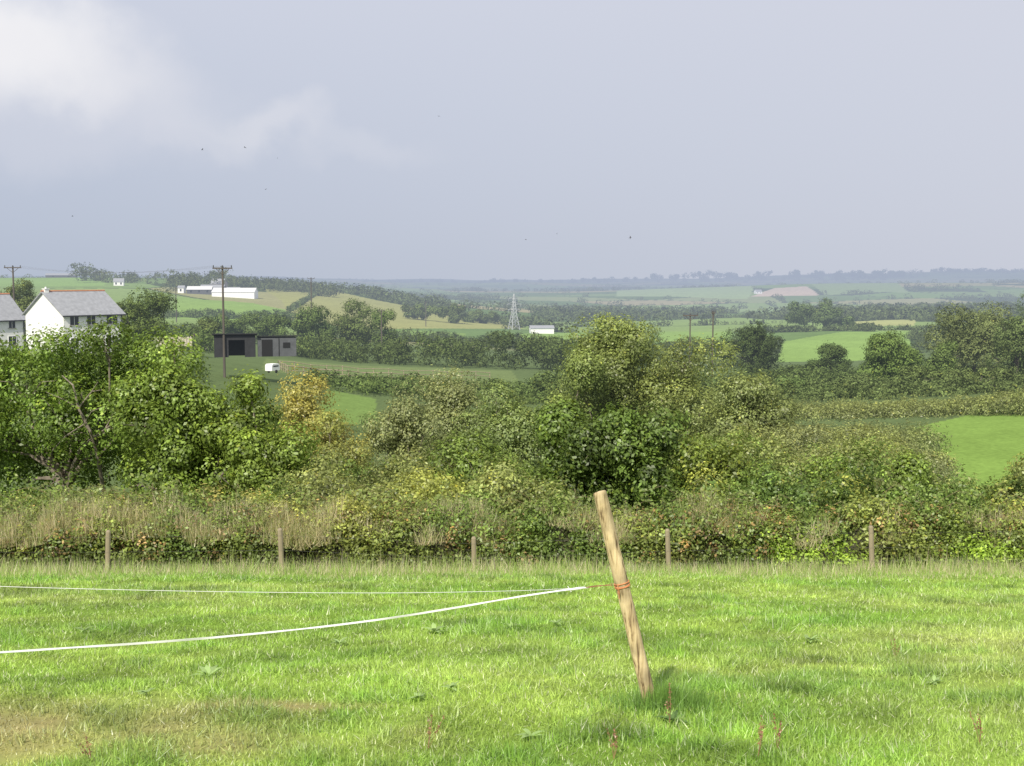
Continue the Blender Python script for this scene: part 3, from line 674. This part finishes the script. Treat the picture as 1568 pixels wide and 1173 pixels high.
bp=N(nt,'ShaderNodeBump'); bp.inputs['Strength'].default_value=.8; bp.inputs['Distance'].default_value=.005; nt.links.new(nz.outputs[0],bp.inputs['Height']); nt.links.new(bp.outputs[0],p.inputs['Normal'])
o=N(nt,'ShaderNodeOutputMaterial'); nt.links.new(p.outputs[0],o.inputs[0]); M_post=m
D=7.0
for dd in np.linspace(5.5,9,200):
    q=pt(998,1082,dd)
    if q[2]<=H(q[0],q[1]): D=dd; break
B=Vector(pt(998,1085,D)); Tp=Vector(pt(919,757,D-.05))
e=empty('fence_post',B); ax=(Tp-B); Lp=ax.length
quat=ax.to_track_quat('Z','Y'); R_=.5*22/F*D
nseg=28; nr_=40; V=[];Fc=[]
for j in range(nr_+1):
    t=j/nr_; zz=-.25+(Lp+.25)*t
    for k in range(nseg):
        a=2*math.pi*k/nseg
        rr=R_*(1.06-.1*t)*(1+.035*math.sin(3*a+zz*2)+.02*math.sin(zz*11+a)+.015*math.sin(5*a-zz*5))
        if abs(((a-4.4+zz*.15)%(2*math.pi)))<.2: rr*=.93
        V.append(quat@Vector((rr*math.cos(a)+.006*math.sin(zz*3.5),rr*math.sin(a),zz)))
for (f,dz) in((.96,.008),(.84,.014),(0.02,.018)):
    for k in range(nseg):
        a=2*math.pi*k/nseg; V.append(quat@Vector((R_*.97*f*math.cos(a)+.006*math.sin(Lp*3.5),R_*.97*f*math.sin(a),Lp+dz+.012*math.cos(a)*f)))
for j in range(nr_+3):
    for k in range(nseg): Fc.append((j*nseg+k,j*nseg+(k+1)%nseg,(j+1)*nseg+(k+1)%nseg,(j+1)*nseg+k))
pymesh('shaft',V,Fc,M_post,e,True)
M_twine=solid('orange_twine',(.60,.24,.10),.7,.25,60,False); M_tape=solid('white_electric_tape',(.82,.82,.80),.6,.04,40,False); M_wire=solid('wire',(.75,.75,.73),.4,.05,5,False)
fr=(1085-893)/(1085-757.); mb=MB()
for zz,tl in((Lp*fr-.012,.1),(Lp*fr+.0,-.12),(Lp*fr+.012,.05)):
    mb.tube([quat@Vector((R_*1.09*math.cos(a)+.004,R_*1.09*math.sin(a),zz+tl*R_*math.cos(a))) for a in np.linspace(0,2*math.pi,25)],.003,6,False)
for s in(-.01,.015): mb.tube([quat@Vector((R_*.9,-R_*.75,Lp*fr+s)),quat@Vector((R_*1.3,-R_*.9,Lp*fr+s-.02)),quat@Vector((R_*1.2,-R_*1.1,Lp*fr+s-.05))],.002,5)
mb.obj('twine',M_twine,e)
A=Vector(pt(938,894,D-.02)); Bc=Vector(pt(893,900,D)); Cc=Vector(pt(872,903,D))
mb=MB(); mb.tube([A,A.lerp(Bc,.5)+Vector((0,0,-.004)),Bc],.002,5); mb.tube([A+Vector((0,0,-.01)),A.lerp(Bc,.5)+Vector((0,0,.002)),Bc],.002,5); o=mb.obj('electric_fence_handle',solid('red_brown_cord',(.28,.12,.07),.7,.2,40,False))
mb=MB(); mb.tube([Bc+Vector((.03,0,0)),Bc,Bc.lerp(Cc,.4),Cc,Cc-Vector((.03,0,.004))],[.003,.006,.008,.006,.003],8); mb.tube([Cc+Vector((.01,0,-.012)),Cc+Vector((-.01,0,.02))],.003,6); h2=mb.obj('insulator',M_wire); h2.parent=o
tp=[(875,902,D),(800,913,D-.1),(700,930,D-.25),(600,946,D-.42),(500,959,D-.6),(400,969.5,D-.8),(300,978.5,D-1.0),(200,986,D-1.2),(100,992.5,D-1.4),(0,999,D-1.6),(-100,1004,D-1.8),(-400,1015,D-2.4)]
def cr_(P,t):
    i=int(min(t,len(P)-2)); f=t-i; p0=P[max(i-1,0)];p1=P[i];p2=P[i+1];p3=P[min(i+2,len(P)-1)]
    return .5*((2*p1)+(-p0+p2)*f+(2*p0-5*p1+4*p2-p3)*f*f+(-p0+3*p1-3*p2+p3)*f**3)
P3a=np.array([np.array(pt(*q)) for q in tp]); tt=np.linspace(0,len(P3a)-1,400)
pts=[cr_(P3a,t) for t in tt]; V=[];Fc=[]
L=0; prev=pts[0]
for i,q in enumerate(pts):
    L+=np.linalg.norm(q-prev); prev=q; a=.5+math.sin(L*5)*.5+.25*math.sin(L*17); hw_=.005; th=.001
    u=np.array([0,math.sin(a),math.cos(a)]); w=np.array([0,math.cos(a),-math.sin(a)])
    for s1,s2 in((1,1),(1,-1),(-1,-1),(-1,1)): V.append(q+u*hw_*s1+w*th*s2)
for i in range(len(pts)-1):
    for k in range(4): Fc.append((i*4+k,i*4+(k+1)%4,i*4+4+(k+1)%4,i*4+4+k))
pymesh('electric_fence_tape',V,Fc,M_tape)
wp=[(878,901,D),(780,905,D+.7),(600,908,D+1.8),(400,907,D+3),(200,903.5,D+4.2),(0,898,D+5.2),(-200,890,D+6.2)]
P3a=np.array([pt(*q) for q in wp]); mb=MB(); mb.tube([cr_(P3a,t) for t in np.linspace(0,len(wp)-1,80)],[.0016+.0018*i/79 for i in range(80)],4); mb.obj('electric_fence_wire',M_wire)

# ---------- far fence line
fpx=[-110,163,431,726,1025,1337,1600]; ftop=[812,812,809,822,810,805,803]; q=[]
for px,tpy in zip(fpx,ftop):
    d=22.6; x=bear(px,830)*d; z=H(x,d); zt=dipz(tpy,d); e=empty('timber_fence_post',(x,d,z)); mb=MB(); ln=rng.normal()*.03
    mb.tube([(0,0,-.2),(ln*.5,0,(zt-z)*.5),(ln,0,zt-z-.03),(ln,0,zt-z)],[.05,.047,.045,.03],10); mb.obj('shaft',M_wood,e); q.append((x,d-.06,zt))
e=empty('wire_fence'); mb=MB()
for o in(.12,.4,.65): mb.tube([(a,b,c-o) for a,b,c in q],.0013,4)
mb.obj('wires',M_fwire,e)

# ---------- weeds in field
M_stem=solid('dock_stem',(.26,.16,.08),.8,.2,30,False)
def weed(name,px,py,sz,kind,col):
    dd=8
    for t in np.linspace(5,21,500):
        w=pt(px,py,t)
        if w[2]<=H(w[0],w[1]): dd=t; break
    x,yy,_=pt(px,py,dd); z=H(x,yy); e=empty(name,(x,yy,z)); V=[];c=[]
    if kind=='dock':
        for i in range(12):
            a=rng.random()*6.28; L=sz*(.5+.6*rng.random()); el=.3+.6*rng.random(); dr=np.array([math.cos(a),math.sin(a),0]); sd=np.array([-math.sin(a),math.cos(a),0]); cc=np.array(col)*(.7+.6*rng.random())
            k=[0,.25,.6,1]; wd=[.012,.15,.14,.01]; 
            pz=[(dr*L*t*math.cos(el)+np.array([0,0,L*(t*math.sin(el)-.35*t*t)+.025])) for t in k]
            for j in range(3):
                V+= [pz[j]-sd*wd[j]*L,pz[j]+sd*wd[j]*L,pz[j+1]+sd*wd[j+1]*L,pz[j+1]-sd*wd[j+1]*L]; c.append(cc)
        bigmesh('leaves',np.array(V),4,np.array(c),M_grass,e)
    else:
        Pp=[];mbs=MB()
        for i in range(3):
            tip=Vector((rng.normal()*.2*sz,rng.normal()*.2*sz,sz*(.7+.4*rng.random()))); mbs.tube([(0,0,0),tip*.5+Vector((.006,0,0)),tip],[.0018,.0015,.0008],5)
            for k in range(16):
                t=.45+.55*rng.random(); Pp.append(np.array(tip)*t+rng.normal(size=3)*.004)
        mbs.obj('stems',M_stem,e)
        Pp=np.array(Pp); V=leafquads(Pp,rdir(len(Pp)),.008+.007*rng.random(len(Pp)),.7)
        bigmesh('seed_heads',V,4,np.array([.34,.17,.10])*(.6+.8*rng.random((len(Pp),1))),M_grass,e)
for px,py,sz in[(665,972,.13),(785,965,.12),(130,970,.14),(320,1040,.13),(520,990,.11),(850,960,.10),(1240,985,.11),(1430,1050,.10),(690,1060,.09),(812,1135,.09),(225,1068,.08),(1130,930,.11),(640,1075,.08)]:
    weed('dock_plant',px,py,sz,'dock',(.36,.50,.18))
for px,py,sz in[(655,1150,.2),(1160,1165,.2),(1190,1150,.17),(1370,1010,.15),(1025,1120,.22),(940,1165,.16),(140,1170,.16),(1500,1140,.16)]:
    weed('dock_stalk',px,py,sz,'stalk',None)
n=2800; ang=rng.random(n)*6.28; rr=np.abs(rng.normal(size=n))*.16; x=B.x+.08+np.cos(ang)*rr*1.2; y=B.y-.05+np.sin(ang)*rr
V,c=blades(x,y,.05+.16*rng.random(n)*np.exp(-rr*3),.006+0*x,np.array([.20,.36,.07])*(.5+.9*rng.random((n,1))),.6); bigmesh('grass_tuft',V,3,c,M_grass)
for px,py in((1012,1090),(1030,1112)): weed('dock_plant',px,py,.12,'dock',(.15,.26,.06))

# ---------- swallows (tiny specks over the valley)
M_bird=solid('bird_dark',(.03,.03,.04),.6,.1,5,False)
for i,(px,py,d) in enumerate([(375,226,95),(425,242,90),(407,290,100),(310,229,110),(965,364,85),(853,358,100),(672,178,130),(111,331,110),(805,367,130)]):
    x,yy,z=pt(px,py,d); e=empty('swallow',(x,yy,z)); e.rotation_euler=(rng.normal()*.3,rng.normal()*.5,rng.random()*6.28); mb=MB()
    mb.tube([(0,-.09,0),(0,-.06,0),(0,0,0),(0,.05,0),(0,.09,0)],[.004,.016,.022,.012,.004],8)
    for s in(1,-1):
        mb.add([(s*.01,-.04,.005),(s*.08,-.05,.04),(s*.17,.04,.02),(s*.08,.0,.04),(s*.01,.03,.005)],[(0,1,2,3,4)])
        mb.add([(0,.08,0),(s*.01,.08,0),(s*.04,.15,0)],[(0,1,2)])
    mb.obj('body',M_bird,e)

# ---------- light & sky (sun behind the viewer's left shoulder)
sd=Vector((-.27,-.72,.66)).normalized(); el=math.asin(sd.z); az=math.atan2(sd.x,sd.y)
sun=bpy.data.lights.new('sun','SUN'); sun.energy=5.0; sun.angle=math.radians(.8); sun.color=(1,.93,.79)
so=bpy.data.objects.new('sun',sun); so.rotation_euler=(-sd).to_track_quat('-Z','Y').to_euler(); link(so)
w=bpy.data.worlds.new('World'); scene.world=w; w.use_nodes=True; nt=w.node_tree; nt.nodes.clear()
sky=N(nt,'ShaderNodeTexSky',sky_type='NISHITA'); sky.sun_disc=False; sky.sun_elevation=el; sky.sun_rotation=az; sky.dust_density=3
tc=N(nt,'ShaderNodeTexCoord'); sep=N(nt,'ShaderNodeSeparateXYZ'); nt.links.new(tc.outputs['Generated'],sep.inputs[0])
mr=N(nt,'ShaderNodeMapRange'); mr.inputs[1].default_value=0; mr.inputs[2].default_value=.22; nt.links.new(sep.outputs['Z'],mr.inputs[0])
cr=N(nt,'ShaderNodeValToRGB')
def setc(ramp,lst):
    E=ramp.elements
    E[0].position=lst[0][0];E[0].color=(*lst[0][1],1);E[1].position=lst[-1][0];E[1].color=(*lst[-1][1],1)
    for p,c in lst[1:-1]:
        k=E.new(p); k.color=(*c,1)
setc(cr.color_ramp,[(0,(.48,.54,.655)),(.3,(.515,.57,.695)),(1,(.63,.665,.775))]); nt.links.new(mr.outputs[0],cr.inputs[0])
mx=N(nt,'ShaderNodeMapRange'); mx.inputs[1].default_value=-.4; mx.inputs[2].default_value=.45; mx.inputs[3].default_value=0; mx.inputs[4].default_value=.65; nt.links.new(sep.outputs['X'],mx.inputs[0])
m1=N(nt,'ShaderNodeMixRGB'); m1.inputs[2].default_value=(.69,.70,.78,1); nt.links.new(mx.outputs[0],m1.inputs[0]); nt.links.new(cr.outputs[0],m1.inputs[1])
cur=m1.outputs[0]
n3=N(nt,'ShaderNodeTexNoise'); n3.inputs['Scale'].default_value=14; n3.inputs['Detail'].default_value=6; nt.links.new(tc.outputs['Generated'],n3.inputs[0])
c3=N(nt,'ShaderNodeVectorMath',operation='SUBTRACT'); nt.links.new(n3.outputs['Color'],c3.inputs[0]); c3.inputs[1].default_value=(.5,.5,.5)
c4=N(nt,'ShaderNodeVectorMath',operation='SCALE'); nt.links.new(c3.outputs[0],c4.inputs[0]); c4.inputs['Scale'].default_value=.09
def cloud(px,py,rx,rz,amt,c=(.84,.83,.87)):
    global cur
    a,z=ray(px,py); v=Vector((a,1,z)).normalized()
    s=N(nt,'ShaderNodeVectorMath',operation='SUBTRACT'); nt.links.new(tc.outputs['Generated'],s.inputs[0]); s.inputs[1].default_value=v
    c5=N(nt,'ShaderNodeVectorMath',operation='ADD'); nt.links.new(s.outputs[0],c5.inputs[0]); nt.links.new(c4.outputs[0],c5.inputs[1])
    q=N(nt,'ShaderNodeVectorMath',operation='MULTIPLY'); nt.links.new(c5.outputs[0],q.inputs[0]); q.inputs[1].default_value=(1/rx,0,1/rz)
    l=N(nt,'ShaderNodeVectorMath',operation='LENGTH'); nt.links.new(q.outputs[0],l.inputs[0])
    r=N(nt,'ShaderNodeMapRange',interpolation_type='SMOOTHSTEP'); r.inputs[1].default_value=1.15; r.inputs[2].default_value=.2; r.inputs[3].default_value=0; r.inputs[4].default_value=amt; nt.links.new(l.outputs['Value'],r.inputs[0])
    mm=N(nt,'ShaderNodeMixRGB'); mm.inputs[2].default_value=(*c,1); nt.links.new(r.outputs[0],mm.inputs[0]); nt.links.new(cur,mm.inputs[1]); cur=mm.outputs[0]
cloud(10,55,.075,.055,.95,(.93,.92,.94)); cloud(110,100,.08,.04,.5,(.88,.87,.9)); cloud(230,140,.08,.032,.34); cloud(415,192,.05,.018,.36); cloud(290,205,.07,.02,.22); cloud(60,200,.14,.04,.3,(.76,.76,.83)); cloud(560,222,.07,.018,.16)
sc=N(nt,'ShaderNodeVectorMath',operation='SCALE'); nt.links.new(cur,sc.inputs[0]); sc.inputs['Scale'].default_value=10
fm=N(nt,'ShaderNodeMixRGB'); fm.inputs[0].default_value=.94; nt.links.new(sky.outputs[0],fm.inputs[1]); nt.links.new(sc.outputs[0],fm.inputs[2])
bg=N(nt,'ShaderNodeBackground'); bg.inputs[1].default_value=.1; nt.links.new(fm.outputs[0],bg.inputs[0]); o=N(nt,'ShaderNodeOutputWorld'); nt.links.new(bg.outputs[0],o.inputs[0])

# ---------- camera
cam=bpy.data.cameras.new('camera'); cam.sensor_width=36; cam.lens=36*F/1568; cam.clip_start=.1; cam.clip_end=60000
co=bpy.data.objects.new('camera',cam); co.rotation_euler=(math.pi/2-PITCH,0,0); link(co); scene.camera=co
scene.view_settings.view_transform='Standard'; scene.view_settings.look='None'; scene.view_settings.exposure=0
